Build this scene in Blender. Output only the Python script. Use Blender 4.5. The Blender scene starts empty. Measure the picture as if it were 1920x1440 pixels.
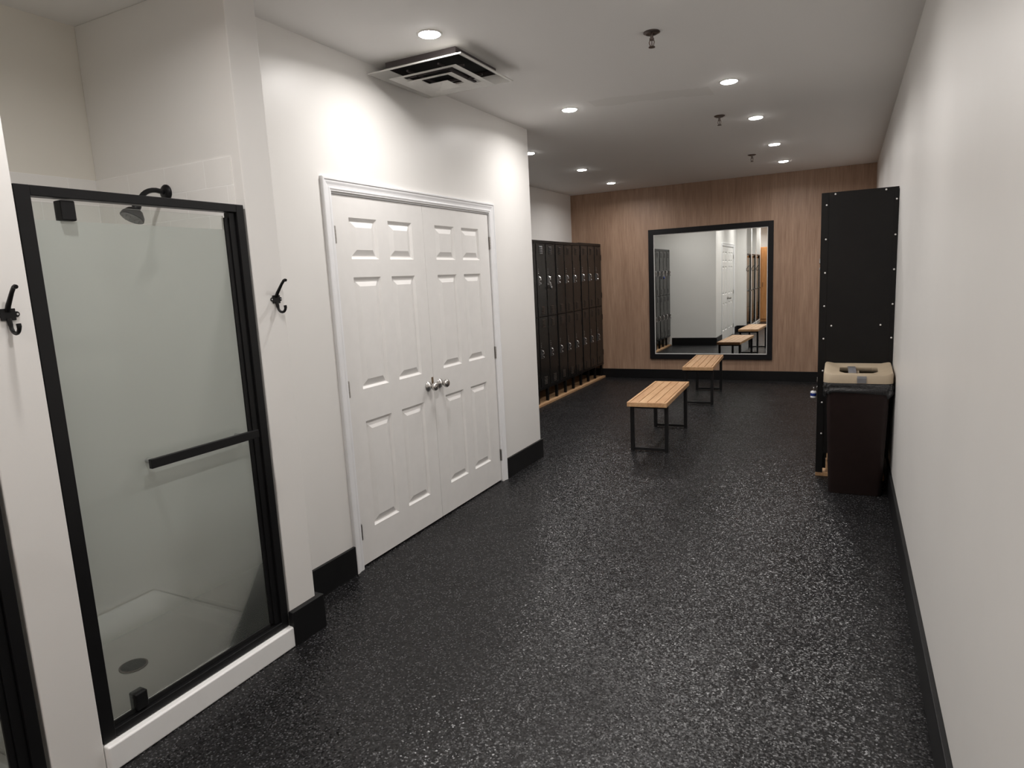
import bpy, bmesh, math, random
from mathutils import Vector, Matrix

random.seed(7)
scene = bpy.context.scene
COL = scene.collection
PI = math.pi

# ------------------------------------------------------------------ measures (metres)
H = 2.764          # ceiling height
R = 0.300          # right wall
L = -2.372         # wall with the double doors
S = -2.160         # front of the shower partitions
B = 9.612          # wood panelled back wall
LL = -3.770        # alcove wall behind the lockers
E = 5.130          # corner where the alcove starts
SB = -3.100        # back of the showers
NEAR = -3.2        # end of the room behind the camera
BH = 0.160         # baseboard height
PITCH = 0.995      # spacing of the shower stalls

# ------------------------------------------------------------------ camera
def make_camera():
    yaw, pitch, roll, h, f = 0.4731, -0.1571, -0.0502, 1.5564, 1233.34
    fw = Vector((-math.sin(yaw) * math.cos(pitch), math.cos(yaw) * math.cos(pitch), math.sin(pitch)))
    r = Vector((math.cos(yaw), math.sin(yaw), 0))
    u = r.cross(fw)
    r2 = math.cos(roll) * r + math.sin(roll) * u
    u2 = -math.sin(roll) * r + math.cos(roll) * u
    cam = bpy.data.cameras.new('camera')
    cam.sensor_width = 36.0
    cam.lens = f / 1920 * 36.0
    cam.clip_start = 0.02
    ob = bpy.data.objects.new('camera', cam)
    m = Matrix(((r2.x, u2.x, -fw.x, 0), (r2.y, u2.y, -fw.y, 0), (r2.z, u2.z, -fw.z, h), (0, 0, 0, 1)))
    ob.matrix_world = m
    COL.objects.link(ob)
    scene.camera = ob
make_camera()

# ------------------------------------------------------------------ world, exposure
world = bpy.data.worlds.new('world')
scene.world = world
world.use_nodes = True
world.node_tree.nodes['Background'].inputs[0].default_value = (0.02, 0.02, 0.02, 1)
world.node_tree.nodes['Background'].inputs[1].default_value = 0.3
scene.view_settings.view_transform = 'Standard'
scene.view_settings.look = 'None'
scene.view_settings.gamma = 1.0
scene.view_settings.use_curve_mapping = False
scene.view_settings.exposure = 0.0
LAMP_POWER = 10.0
LAMP_COLOR = (1.0, 0.962, 0.935)
LENS_GLOW = 65.0
scene.cycles.use_denoising = True
scene.cycles.max_bounces = 12
scene.cycles.diffuse_bounces = 10
scene.cycles.glossy_bounces = 6
scene.cycles.transparent_max_bounces = 12
scene.cycles.sample_clamp_indirect = 4.0
scene.cycles.caustics_reflective = False
scene.cycles.caustics_refractive = False

# ------------------------------------------------------------------ materials
def lin(c):
    c /= 255.0
    return c / 12.92 if c <= 0.04045 else ((c + 0.055) / 1.055) ** 2.4
def rgb(r, g, b):
    return (lin(r), lin(g), lin(b), 1)

class Mat:
    def __init__(s, name):
        s.m = bpy.data.materials.new(name)
        s.m.use_nodes = True
        s.t = s.m.node_tree
        s.n = s.t.nodes
        s.b = s.n['Principled BSDF']
        s.out = s.n['Material Output']
    def node(s, kind, **kw):
        n = s.n.new(kind)
        for k, v in kw.items():
            setattr(n, k, v)
        return n
    def link(s, a, b):
        s.t.links.new(a, b)
    def coords(s, scale=(1, 1, 1), kind='Object'):
        tc = s.node('ShaderNodeTexCoord')
        mp = s.node('ShaderNodeMapping')
        mp.inputs['Scale'].default_value = scale
        s.link(tc.outputs[kind], mp.inputs['Vector'])
        return mp.outputs['Vector']
    def noise(s, vec, scale, detail=4, rough=0.55):
        n = s.node('ShaderNodeTexNoise')
        n.inputs['Scale'].default_value = scale
        n.inputs['Detail'].default_value = detail
        n.inputs['Roughness'].default_value = rough
        s.link(vec, n.inputs['Vector'])
        return n.outputs['Fac']
    def ramp(s, fac, stops):
        n = s.node('ShaderNodeValToRGB')
        e = n.color_ramp.elements
        while len(e) < len(stops):
            e.new(0.5)
        for k, (p, c) in enumerate(stops):
            e[k].position = p
            e[k].color = c
        s.link(fac, n.inputs['Fac'])
        return n.outputs['Color']
    def bump(s, height, strength, dist):
        n = s.node('ShaderNodeBump')
        n.inputs['Strength'].default_value = strength
        n.inputs['Distance'].default_value = dist
        s.link(height, n.inputs['Height'])
        s.link(n.outputs['Normal'], s.b.inputs['Normal'])
        return n
    def math(s, op, a, b=None):
        n = s.node('ShaderNodeMath', operation=op)
        for k, v in ((0, a), (1, b)):
            if v is None:
                continue
            if isinstance(v, (int, float)):
                n.inputs[k].default_value = v
            else:
                s.link(v, n.inputs[k])
        return n.outputs[0]

def plain(name, col, rough=0.5, metal=0.0, var=0.06, vscale=12.0, spec=0.5, coat=0.0, bump=0.0, bscale=200.0):
    """a paint, plastic or metal: a base colour with faint mottling and a fine bump"""
    s = Mat(name)
    v = s.coords()
    c0 = tuple(x * (1 - var) for x in col[:3]) + (1,)
    c1 = tuple(min(1, x * (1 + var)) for x in col[:3]) + (1,)
    s.link(s.ramp(s.noise(v, vscale), [(0.3, c0), (0.7, c1)]), s.b.inputs['Base Color'])
    s.b.inputs['Roughness'].default_value = rough
    s.b.inputs['Metallic'].default_value = metal
    s.b.inputs['Specular IOR Level'].default_value = spec
    s.b.inputs['Coat Weight'].default_value = coat
    s.b.inputs['Coat Roughness'].default_value = 0.15
    if bump:
        s.bump(s.noise(v, bscale, 3), bump, 0.002)
    return s.m

def wall_paint(name, col, rough=0.42, var=0.025):
    s = Mat(name)
    v = s.coords()
    c0 = tuple(x * (1 - var) for x in col[:3]) + (1,)
    s.link(s.ramp(s.noise(v, 2.2, 5), [(0.35, c0), (0.65, col)]), s.b.inputs['Base Color'])
    s.b.inputs['Roughness'].default_value = rough
    s.b.inputs['Specular IOR Level'].default_value = 0.5
    s.bump(s.noise(v, 160, 4), 0.05, 0.002)
    return s.m

def make_floor():
    """black rubber granulate: each granule has its own colour and its own tilt, and part of the glint is put into the colour"""
    s = Mat('black_rubber_floor')
    v = s.coords()
    st = s.noise(v, 1.6, 6, 0.65)
    base = s.ramp(st, [(0.30, (0.0065, 0.0063, 0.0066, 1)), (0.50, (0.0115, 0.0112, 0.0118, 1)), (0.75, (0.0145, 0.0142, 0.0148, 1))])
    vor = s.node('ShaderNodeTexVoronoi')
    vor.inputs['Scale'].default_value = 165
    s.link(v, vor.inputs['Vector'])
    g = s.node('ShaderNodeSeparateColor')
    s.link(vor.outputs['Color'], g.inputs[0])
    mr0 = s.node('ShaderNodeMapRange', interpolation_type='SMOOTHSTEP')
    mr0.inputs['From Min'].default_value = 0.78
    mr0.inputs['From Max'].default_value = 1.0
    s.link(g.outputs[2], mr0.inputs['Value'])
    fleck_glint = s.math('MULTIPLY', mr0.outputs[0], s.math('LESS_THAN', vor.outputs['Distance'], 0.55))  # pale flecks in the rubber, with some glint painted into them
    mix = s.node('ShaderNodeMix', data_type='RGBA')
    tone = s.node('ShaderNodeMapRange')          # granule tone varies; this also puts glints into the colour
    tone.inputs['To Min'].default_value = 0.30
    tone.inputs['To Max'].default_value = 1.75
    s.link(g.outputs[1], tone.inputs['Value'])
    sc = s.node('ShaderNodeVectorMath', operation='SCALE')
    s.link(base, sc.inputs[0])
    s.link(tone.outputs[0], sc.inputs['Scale'])
    s.link(s.math('MULTIPLY', fleck_glint, 0.70), mix.inputs['Factor'])
    s.link(sc.outputs[0], mix.inputs['A'])
    mix.inputs['B'].default_value = (0.11, 0.11, 0.115, 1)
    s.link(mix.outputs['Result'], s.b.inputs['Base Color'])
    mr = s.node('ShaderNodeMapRange')
    mr.inputs['To Min'].default_value = 0.19
    mr.inputs['To Max'].default_value = 0.31
    s.link(s.noise(v, 3.0, 5, 0.6), mr.inputs['Value'])
    sub = s.node('ShaderNodeVectorMath', operation='SUBTRACT')
    s.link(vor.outputs['Color'], sub.inputs[0])
    sub.inputs[1].default_value = (0.5, 0.5, 0.5)
    mul = s.node('ShaderNodeVectorMath', operation='MULTIPLY')
    s.link(sub.outputs[0], mul.inputs[0])
    mul.inputs[1].default_value = (0.40, 0.40, 0.0)
    geo = s.node('ShaderNodeNewGeometry')
    add = s.node('ShaderNodeVectorMath', operation='ADD')
    s.link(geo.outputs['Normal'], add.inputs[0])
    s.link(mul.outputs[0], add.inputs[1])
    nrm = s.node('ShaderNodeVectorMath', operation='NORMALIZE')
    s.link(add.outputs[0], nrm.inputs[0])
    s.n.remove(s.b)
    df = s.node('ShaderNodeBsdfDiffuse')
    s.link(mix.outputs['Result'], df.inputs['Color'])
    s.link(nrm.outputs[0], df.inputs['Normal'])
    gl = s.node('ShaderNodeBsdfGlossy')
    s.link(mr.outputs[0], gl.inputs['Roughness'])
    s.link(nrm.outputs[0], gl.inputs['Normal'])
    lw = s.node('ShaderNodeLayerWeight')
    fac = s.math('ADD', s.math('MULTIPLY', s.math('POWER', lw.outputs['Facing'], 5.0), 0.34), 0.050)
    ms = s.node('ShaderNodeMixShader')
    s.link(fac, ms.inputs[0])
    s.link(df.outputs[0], ms.inputs[1])
    s.link(gl.outputs[0], ms.inputs[2])
    s.link(ms.outputs[0], s.out.inputs['Surface'])
    return s.m

def make_wood_panel():
    s = Mat('wood_laminate')
    v = s.coords((1, 1, 0.035))
    a = s.noise(v, 95, 5, 0.65)
    b = s.noise(s.coords((1, 1, 0.10)), 14, 4, 0.6)
    f = s.math('ADD', s.math('MULTIPLY', a, 0.6), s.math('MULTIPLY', b, 0.4))
    s.link(s.ramp(f, [(0.30, rgb(133, 104, 84)), (0.5, rgb(160, 130, 108)), (0.70, rgb(182, 152, 128))]), s.b.inputs['Base Color'])
    s.b.inputs['Roughness'].default_value = 0.5
    s.bump(a, 0.06, 0.002)
    return s.m

def make_wood(name, c0, c1, c2, axis='Y', rough=0.5):
    s = Mat(name)
    sc = {'X': (0.08, 1, 1), 'Y': (1, 0.08, 1), 'Z': (1, 1, 0.08)}[axis]
    v = s.coords(sc)
    oi = s.node('ShaderNodeObjectInfo')
    vm = s.node('ShaderNodeVectorMath', operation='ADD')
    s.link(v, vm.inputs[0])
    s.link(oi.outputs['Random'], vm.inputs[1])
    v = vm.outputs[0]
    a = s.noise(v, 60, 5, 0.6)
    b = s.noise(v, 9, 3, 0.6)
    f = s.math('ADD', s.math('MULTIPLY', a, 0.5), s.math('MULTIPLY', b, 0.5))
    s.link(s.ramp(f, [(0.32, c0), (0.5, c1), (0.68, c2)]), s.b.inputs['Base Color'])
    s.b.inputs['Roughness'].default_value = rough
    s.bump(a, 0.12, 0.002)
    return s.m

def make_tile(name, horizontal):
    """white moulded wall tiles, running bond; horizontal axis X or Y of the place"""
    s = Mat(name)
    tc = s.node('ShaderNodeTexCoord')
    sp = s.node('ShaderNodeSeparateXYZ')
    s.link(tc.outputs['Object'], sp.inputs[0])
    cb = s.node('ShaderNodeCombineXYZ')
    s.link(s.math('ADD', sp.outputs[horizontal], 20 * 0.247 + 2.618 - 11 * 0.247), cb.inputs[0])
    s.link(s.math('ADD', sp.outputs['Z'], 0.10), cb.inputs[1])
    br = s.node('ShaderNodeTexBrick')
    br.inputs['Scale'].default_value = 1.0
    br.inputs['Brick Width'].default_value = 0.247
    br.inputs['Row Height'].default_value = 0.11
    br.inputs['Mortar Size'].default_value = 0.0022
    br.inputs['Mortar Smooth'].default_value = 0.2
    br.inputs['Color1'].default_value = rgb(236, 234, 231)
    br.inputs['Color2'].default_value = rgb(233, 231, 228)
    br.inputs['Mortar'].default_value = rgb(246, 245, 243)
    s.link(cb.outputs[0], br.inputs['Vector'])
    s.link(br.outputs['Color'], s.b.inputs['Base Color'])
    s.b.inputs['Roughness'].default_value = 0.18
    bp = s.bump(br.outputs['Fac'], 0.5, 0.002)
    bp.invert = True
    return s.m

def make_glass():
    """shower pane: etched (frosted) up to a clear strip at the top, the etching thinning out towards the foot"""
    s = Mat('etched_glass')
    tc = s.node('ShaderNodeTexCoord')
    sp = s.node('ShaderNodeSeparateXYZ')
    s.link(tc.outputs['Object'], sp.inputs[0])
    z = sp.outputs['Z']
    up = s.math('LESS_THAN', z, 1.806)
    lo = s.node('ShaderNodeMapRange', interpolation_type='SMOOTHSTEP')
    lo.inputs['From Min'].default_value = 0.22
    lo.inputs['From Max'].default_value = 0.85
    lo.inputs['To Min'].default_value = 0.14
    lo.inputs['To Max'].default_value = 0.74
    s.link(z, lo.inputs['Value'])
    # only the face towards the room is etched
    frost = s.math('MULTIPLY', s.math('MULTIPLY', up, lo.outputs[0]), s.math('GREATER_THAN', sp.outputs['X'], -0.026))
    s.n.remove(s.b)
    clear = s.node('ShaderNodeBsdfTransparent')
    clear.inputs[0].default_value = (0.955, 0.97, 0.957, 1)
    tl = s.node('ShaderNodeBsdfTranslucent')
    tl.inputs[0].default_value = (0.82, 0.88, 0.83, 1)
    df = s.node('ShaderNodeBsdfDiffuse')
    df.inputs[0].default_value = (0.82, 0.88, 0.83, 1)
    m1 = s.node('ShaderNodeMixShader')
    m1.inputs[0].default_value = 0.36
    s.link(tl.outputs[0], m1.inputs[1])
    s.link(df.outputs[0], m1.inputs[2])
    m2 = s.node('ShaderNodeMixShader')
    s.link(frost, m2.inputs[0])
    s.link(clear.outputs[0], m2.inputs[1])
    s.link(m1.outputs[0], m2.inputs[2])
    gl = s.node('ShaderNodeBsdfGlossy')
    gl.inputs['Roughness'].default_value = 0.03
    fr = s.node('ShaderNodeFresnel')
    fr.inputs['IOR'].default_value = 1.42
    m3 = s.node('ShaderNodeMixShader')
    s.link(fr.outputs[0], m3.inputs[0])
    s.link(m2.outputs[0], m3.inputs[1])
    s.link(gl.outputs[0], m3.inputs[2])
    s.link(m3.outputs[0], s.out.inputs['Surface'])
    return s.m

def make_mirror():
    s = Mat('mirror_glass')
    s.b.inputs['Base Color'].default_value = (0.91, 0.94, 0.92, 1)
    s.b.inputs['Metallic'].default_value = 1
    s.b.inputs['Roughness'].default_value = 0.004
    return s.m

def make_lens():
    s = Mat('lamp_lens')
    s.b.inputs['Base Color'].default_value = (0.9, 0.9, 0.88, 1)
    s.b.inputs['Emission Color'].default_value = (1.0, 0.96, 0.92, 1)
    s.b.inputs['Emission Strength'].default_value = LENS_GLOW
    return s.m

def make_bag():
    s = Mat('black_bin_liner')
    v = s.coords()
    s.b.inputs['Base Color'].default_value = (0.022, 0.022, 0.023, 1)
    s.b.inputs['Roughness'].default_value = 0.24
    s.bump(s.noise(v, 26, 5, 0.7), 0.9, 0.012)
    return s.m

def make_ceiling():
    s = Mat('ceiling_paint')
    tc = s.node('ShaderNodeTexCoord')
    v = tc.outputs['Object']
    sp = s.node('ShaderNodeSeparateXYZ')
    s.link(v, sp.inputs[0])
    # touched-up strip of paint running across the ceiling, with a ragged edge
    wob = s.math('MULTIPLY', s.math('SUBTRACT', s.noise(v, 6, 3), 0.5), 0.16)
    yy = s.math('ADD', s.math('SUBTRACT', sp.outputs['Y'], 4.80), s.math('MULTIPLY', sp.outputs['X'], -0.25))
    yy = s.math('SUBTRACT', yy, 0.30)
    band = s.math('LESS_THAN', s.math('ABSOLUTE', s.math('ADD', yy, wob)), 0.10)
    band = s.math('MULTIPLY', band, s.math('GREATER_THAN', sp.outputs['X'], -1.66))
    band = s.math('MULTIPLY', band, s.math('LESS_THAN', sp.outputs['X'], -0.86))
    mix = s.node('ShaderNodeMix', data_type='RGBA')
    s.link(band, mix.inputs['Factor'])
    mix.inputs['A'].default_value = (0.83, 0.82, 0.805, 1)
    mix.inputs['B'].default_value = (0.775, 0.765, 0.745, 1)
    s.link(mix.outputs['Result'], s.b.inputs['Base Color'])
    s.b.inputs['Roughness'].default_value = 0.75
    s.b.inputs['Specular IOR Level'].default_value = 0.25
    s.bump(s.noise(v, 180, 3), 0.04, 0.002)
    return s.m

M = dict(
    wall=wall_paint('wall_paint', (0.80, 0.785, 0.76, 1), 0.40),
    shower_wall=wall_paint('shower_wall_paint', (0.775, 0.745, 0.68, 1), 0.5),
    ceiling=make_ceiling(),
    floor=make_floor(),
    wood_panel=make_wood_panel(),
    door=plain('door_paint', (0.78, 0.765, 0.745, 1), 0.38, var=0.02, bump=0.05, bscale=120),
    trim=plain('trim_paint', (0.82, 0.82, 0.83, 1), 0.28, var=0.02),
    baseboard=plain('baseboard_black', (0.0055, 0.0055, 0.006, 1), 0.45, var=0.15, spec=0.25),
    frame=plain('frame_black', (0.0055, 0.0055, 0.006, 1), 0.38, var=0.1, spec=0.3),
    mirror_frame=plain('mirror_frame_black', (0.006, 0.0055, 0.0065, 1), 0.5, var=0.15, spec=0.25),
    locker=plain('locker_enamel', (0.0060, 0.0056, 0.0056, 1), 0.36, var=0.15, spec=0.25),
    locker_door=plain('locker_door_enamel', (0.0095, 0.0090, 0.0085, 1), 0.27, var=0.12, spec=0.35),
    chrome=plain('chrome', (0.62, 0.62, 0.63, 1), 0.18, 1.0, var=0.03),
    nickel=plain('brushed_nickel', (0.52, 0.50, 0.48, 1), 0.30, 1.0, var=0.08),
    brass=plain('dull_brass', (0.35, 0.26, 0.17, 1), 0.4, 1.0, var=0.1),
    dark=plain('duct_shade_black', (0.006, 0.006, 0.006, 1), 0.7, spec=0.2),  # near-black that stands for the shade inside the vent
    steel=plain('black_steel', (0.0065, 0.0065, 0.007, 1), 0.45, var=0.1, spec=0.3),
    bench=make_wood('bench_oak', rgb(170, 126, 88), rgb(196, 154, 112), rgb(212, 174, 132), 'Y', 0.45),
    plank=make_wood('raw_pine', rgb(150, 112, 78), rgb(180, 142, 104), rgb(200, 166, 128), 'Y', 0.7),
    cabinet=make_wood('orange_birch', rgb(176, 118, 66), rgb(198, 138, 82), rgb(214, 158, 100), 'Z', 0.5),
    pan=plain('white_acrylic', (0.87, 0.87, 0.86, 1), 0.22, var=0.015),
    tile_y=make_tile('tile_back', 'Y'),
    tile_x=make_tile('tile_side', 'X'),
    glass=make_glass(),
    mirror=make_mirror(),
    lens=make_lens(),
    white_metal=plain('white_metal', (0.72, 0.71, 0.69, 1), 0.4, var=0.03),
    vent_metal=plain('vent_enamel', (0.62, 0.61, 0.58, 1), 0.38, var=0.05),
    duct=plain('duct_grey', (0.075, 0.062, 0.064, 1), 0.6),
    bin=plain('brown_plastic', (0.022, 0.0135, 0.0125, 1), 0.42, var=0.1, spec=0.25, bump=0.08, bscale=300),
    lid=plain('beige_plastic', (0.46, 0.375, 0.27, 1), 0.42, var=0.04, bump=0.05, bscale=300),
    bag=make_bag(),
    tape=plain('grey_tape', (0.17, 0.17, 0.18, 1), 0.32, var=0.12, vscale=40),
    bronze=plain('dark_bronze', (0.20, 0.165, 0.15, 1), 0.35, 1.0, var=0.15),
    blue=plain('blue_plastic', (0.01, 0.03, 0.20, 1), 0.3),
    white_plastic=plain('white_plastic', (0.75, 0.75, 0.75, 1), 0.35),
    black_plastic=plain('black_plastic', (0.012, 0.012, 0.012, 1), 0.3),
    spray=plain('grey_nozzle', (0.22, 0.22, 0.22, 1), 0.5),
)

# ------------------------------------------------------------------ mesh helpers
def box(bm, x0, x1, y0, y1, z0, z1, mat=None):
    v = [bm.verts.new((x, y, z)) for x in (x0, x1) for y in (y0, y1) for z in (z0, z1)]
    if mat is not None:
        for w in v:
            w.co = mat @ w.co
    for f in ((0, 1, 3, 2), (4, 6, 7, 5), (0, 4, 5, 1), (2, 3, 7, 6), (0, 2, 6, 4), (1, 5, 7, 3)):
        bm.faces.new([v[i] for i in f])

def boxes(*bs):
    bm = bmesh.new()
    for b in bs:
        box(bm, *b)
    return bm

def lathe(bm, prof, seg=24, mat=None, cap=True):
    """prof = [(radius, height)...] spun about Z"""
    rings = []
    for r, z in prof:
        ring = []
        for k in range(seg):
            a = 2 * PI * k / seg
            p = Vector((r * math.cos(a), r * math.sin(a), z))
            ring.append(bm.verts.new(mat @ p if mat else p))
        rings.append(ring)
    for a, b in zip(rings, rings[1:]):
        for k in range(seg):
            j = (k + 1) % seg
            bm.faces.new((a[k], a[j], b[j], b[k]))
    if cap:
        bm.faces.new(list(reversed(rings[0])))
        bm.faces.new(rings[-1])

def tube(bm, pts, rad, seg=10, flat=1.0):
    """tube along a polyline; rad a number or one per point"""
    pts = [Vector(p) for p in pts]
    if isinstance(rad, (int, float)):
        rad = [rad] * len(pts)
    rings = []
    ref = None
    for i, p in enumerate(pts):
        d = (pts[min(i + 1, len(pts) - 1)] - pts[max(i - 1, 0)]).normalized()
        if ref is None:
            ref = Vector((0, 0, 1)) if abs(d.z) < 0.9 else Vector((0, 1, 0))
        a = d.cross(ref).normalized()
        b = a.cross(d).normalized()
        ref = b
        rings.append([bm.verts.new(p + rad[i] * (math.cos(2 * PI * k / seg) * a + flat * math.sin(2 * PI * k / seg) * b)) for k in range(seg)])
    for a, b in zip(rings, rings[1:]):
        for k in range(seg):
            j = (k + 1) % seg
            bm.faces.new((a[k], a[j], b[j], b[k]))
    bm.faces.new(list(reversed(rings[0])))
    bm.faces.new(rings[-1])

def arc(c, r, a0, a1, n, u, v):
    c, u, v = Vector(c), Vector(u), Vector(v)
    return [c + r * (math.cos(a0 + (a1 - a0) * k / n) * u + math.sin(a0 + (a1 - a0) * k / n) * v) for k in range(n + 1)]

def obj(name, bm, mat, parent=None, bevel=0.0, smooth=False, seg=2, angle=40):
    bmesh.ops.recalc_face_normals(bm, faces=bm.faces)
    me = bpy.data.meshes.new(name)
    if smooth:
        for f in bm.faces:
            f.smooth = True
    bm.to_mesh(me)
    bm.free()
    me.materials.append(M[mat] if isinstance(mat, str) else mat)
    o = bpy.data.objects.new(name, me)
    COL.objects.link(o)
    if parent is not None:
        o.parent = parent
    if bevel:
        mod = o.modifiers.new('bevel', 'BEVEL')
        mod.width = bevel
        mod.segments = seg
        mod.limit_method = 'ANGLE'
        mod.angle_limit = math.radians(angle)
    if smooth:
        me.set_sharp_from_angle(angle=math.radians(35))
    return o

def tag(o, label=None, cat=None, group=None, kind=None):
    if label: o['label'] = label
    if cat: o['category'] = cat
    if group: o['group'] = group
    if kind: o['kind'] = kind
    return o

def thing(name, label, cat, loc=(0, 0, 0), rotz=0.0, group=None, kind=None):
    o = bpy.data.objects.new(name, None)
    o.empty_display_size = 0.1
    COL.objects.link(o)
    o.location = loc
    o.rotation_euler = (0, 0, rotz)
    return tag(o, label, cat, group, kind)

def dup(root, loc=None, rotz=None, label=None, group=None):
    def cp(o, parent):
        c = o.copy()
        COL.objects.link(c)
        if parent is not None:
            c.parent = parent
        for ch in list(o.children):
            if not ch.get('single'):
                cp(ch, c)
        return c
    r = cp(root, None)
    if loc is not None: r.location = loc
    if rotz is not None: r.rotation_euler = (0, 0, rotz)
    if label: r['label'] = label
    if group: r['group'] = group
    return r

def struct(name, bm, mat, label, cat, bevel=0.0):
    return tag(obj(name, bm, mat, None, bevel), label, cat, None, 'structure')

# ------------------------------------------------------------------ the shell
T = 0.12
struct('floor', boxes((LL - T, R + T, NEAR - T, B + T, -0.1, 0.0)), 'floor', 'black speckled rubber floor running the length of the room', 'floor')
struct('ceiling', boxes((LL - T, R + T, NEAR - T, B + T, H, H + 0.1)), 'ceiling', 'grey-white painted flat ceiling with recessed lights', 'ceiling')
struct('wall_right', boxes((R, R + T, NEAR, B, 0, H)), 'wall', 'long off-white painted wall on the right side of the room', 'wall')
struct('wall_back', boxes((LL, R, B, B + T, 0, H)), 'wood_panel', 'brown wood panelled end wall behind the large mirror', 'wall')
DL0, DL1, DTOP = 2.690, 4.396, 2.046
struct('wall_left', boxes((L - T, L, 2.112, DL0, 0, H), (L - T, L, DL1, E, 0, H), (L - T, L, DL0, DL1, DTOP, H)), 'wall',
       'white painted wall around the double doors', 'wall')
struct('wall_left_return', boxes((LL, L - T, E - T, E, 0, H)), 'wall', 'white return wall facing the lockers, seen in the mirror', 'wall')
struct('wall_left_alcove', boxes((LL - T, LL, E - T, B, 0, H)), 'wall', 'white wall above and behind the left row of lockers', 'wall')
struct('wall_shower_back', boxes((SB - T, SB, -1.03, 2.112, 0, H)), 'shower_wall', 'beige rear wall of the shower stalls', 'wall')
struct('wall_closet', boxes((SB - T, SB, 2.112, E - T, 0, H)), 'shower_wall', 'wall behind the closed double doors', 'wall')
part_y = [1.957 - k * PITCH for k in range(4)]
for nm, y, lb in zip(('wall_shower_far', 'wall_shower_middle', 'wall_shower_near', 'wall_shower_end'), part_y,
                     ('off-white pillar wall between the shower and the double doors', 'off-white partition with coat hook left of the front shower',
                      'off-white partition between the second and third showers', 'off-white partition closing the last shower')):
    struct(nm, boxes((SB, S, y, y + 0.155, 0, H)), 'wall', lb, 'wall', 0.004)
struct('wall_left_near', boxes((SB - T, SB, NEAR, -1.03, 0, H)), 'wall', 'white wall beyond the last shower behind the viewer', 'wall')
struct('wall_front', boxes((LL - T, R + T, NEAR - T, NEAR, 0, H)), 'wall', 'white wall at the near end of the room', 'wall')

BT = 0.018
def base(name, label, *bs):
    struct(name, boxes(*bs), 'baseboard', label, 'baseboard', 0.003)
base('baseboard_right', 'black baseboard along the long right wall', (R - BT, R, NEAR, B - BT, 0, BH))
base('baseboard_back', 'black baseboard under the wood panelled end wall', (LL, R, B - BT, B, 0, 0.135))
base('baseboard_left_near', 'short black baseboard between the pillar and the double doors', (L, L + BT, 2.143, 2.632, 0, BH))
base('baseboard_left_far', 'black baseboard right of the double doors wrapping the corner', (L, L + BT, 4.448, E + BT, 0, BH), (-3.28, L, E, E + BT, 0, BH))
base('baseboard_pillar', 'black baseboard wrapped round the foot of the shower pillar', (S, S + 0.028, 1.944, 2.140, 0, BH), (L, S, 2.112, 2.140, 0, BH))

# ------------------------------------------------------------------ double doors
PROF = [(0, 0.0), (0.0, 0.017), (0.004, 0.020), (0.012, 0.020), (0.016, 0.016), (0.024, 0.0155), (0.036, 0.0115), (0.046, 0.0105), (0.050, 0.0125), (0.056, 0.0125), (0.062, 0.009), (0.066, 0.009), (0.066, 0.0)]
def casing():
    """moulded casing round the opening, mitred at the two top corners; profile runs from the outer edge inwards"""
    bm = bmesh.new()
    y0, y1, zt = 2.632, 4.452, 2.118
    rows = []
    for w, d in PROF:
        x = L + d
        rows.append([bm.verts.new(p) for p in ((x, y0 + w, 0), (x, y0 + w, zt - w), (x, y1 - w, zt - w), (x, y1 - w, 0))])
    for a, b in zip(rows, rows[1:]):
        for k in range(3):
            bm.faces.new((a[k], a[k + 1], b[k + 1], b[k]))
    # jamb lining inside the opening
    box(bm, L - T, L, DL0 - 0.001, DL0 + 0.006, 0, DTOP)
    box(bm, L - T, L, DL1 - 0.006, DL1 + 0.001, 0, DTOP)
    box(bm, L - T, L, DL0, DL1, DTOP - 0.006, DTOP + 0.001)
    return bm
struct('trim_1', casing(), 'trim', 'white moulded casing around the double doors', 'door trim')

PZ = [(1.708, 1.927), (0.998, 1.611), (0.206, 0.816)]
def leaf_mesh(y0, y1, panels):
    """moulded six panel door leaf, face towards +X at x = 0"""
    bm = bmesh.new()
    z0, z1, t = 0.012, DTOP - 0.008, 0.036
    ys = sorted({y0, y1} | {v for p in panels for v in p})
    zs = sorted({z0, z1} | {v for p in PZ for v in p})
    grid = {(i, k): bm.verts.new((0, y, z)) for i, y in enumerate(ys) for k, z in enumerate(zs)}
    for i in range(len(ys) - 1):
        for k in range(len(zs) - 1):
            q = [grid[i, k], grid[i + 1, k], grid[i + 1, k + 1], grid[i, k + 1]]
            if (ys[i], ys[i + 1]) in panels and (zs[k], zs[k + 1]) in PZ:
                ring = q
                for ins, dep in ((0.012, -0.0125), (0.017, -0.0135), (0.021, -0.0125), (0.050, -0.0012)):
                    a, b, c, d = ys[i] + ins, ys[i + 1] - ins, zs[k] + ins, zs[k + 1] - ins
                    new = [bm.verts.new((dep, yy, zz)) for yy, zz in ((a, c), (b, c), (b, d), (a, d))]
                    for j in range(4):
                        bm.faces.new((ring[j], ring[(j + 1) % 4], new[(j + 1) % 4], new[j]))
                    ring = new
                bm.faces.new(ring)
            else:
                bm.faces.new(q)
    # sides and back
    bk = [bm.verts.new((-t, y, z)) for y, z in ((y0, z0), (y1, z0), (y1, z1), (y0, z1))]
    bm.faces.new(bk)
    n, m = len(ys) - 1, len(zs) - 1
    bm.faces.new([grid[i, 0] for i in range(n + 1)] + [bk[1], bk[0]])
    bm.faces.new([grid[i, m] for i in range(n + 1)] + [bk[2], bk[3]])
    bm.faces.new([grid[0, k] for k in range(m + 1)] + [bk[3], bk[0]])
    bm.faces.new([grid[n, k] for k in range(m + 1)] + [bk[2], bk[1]])
    return bm

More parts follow.
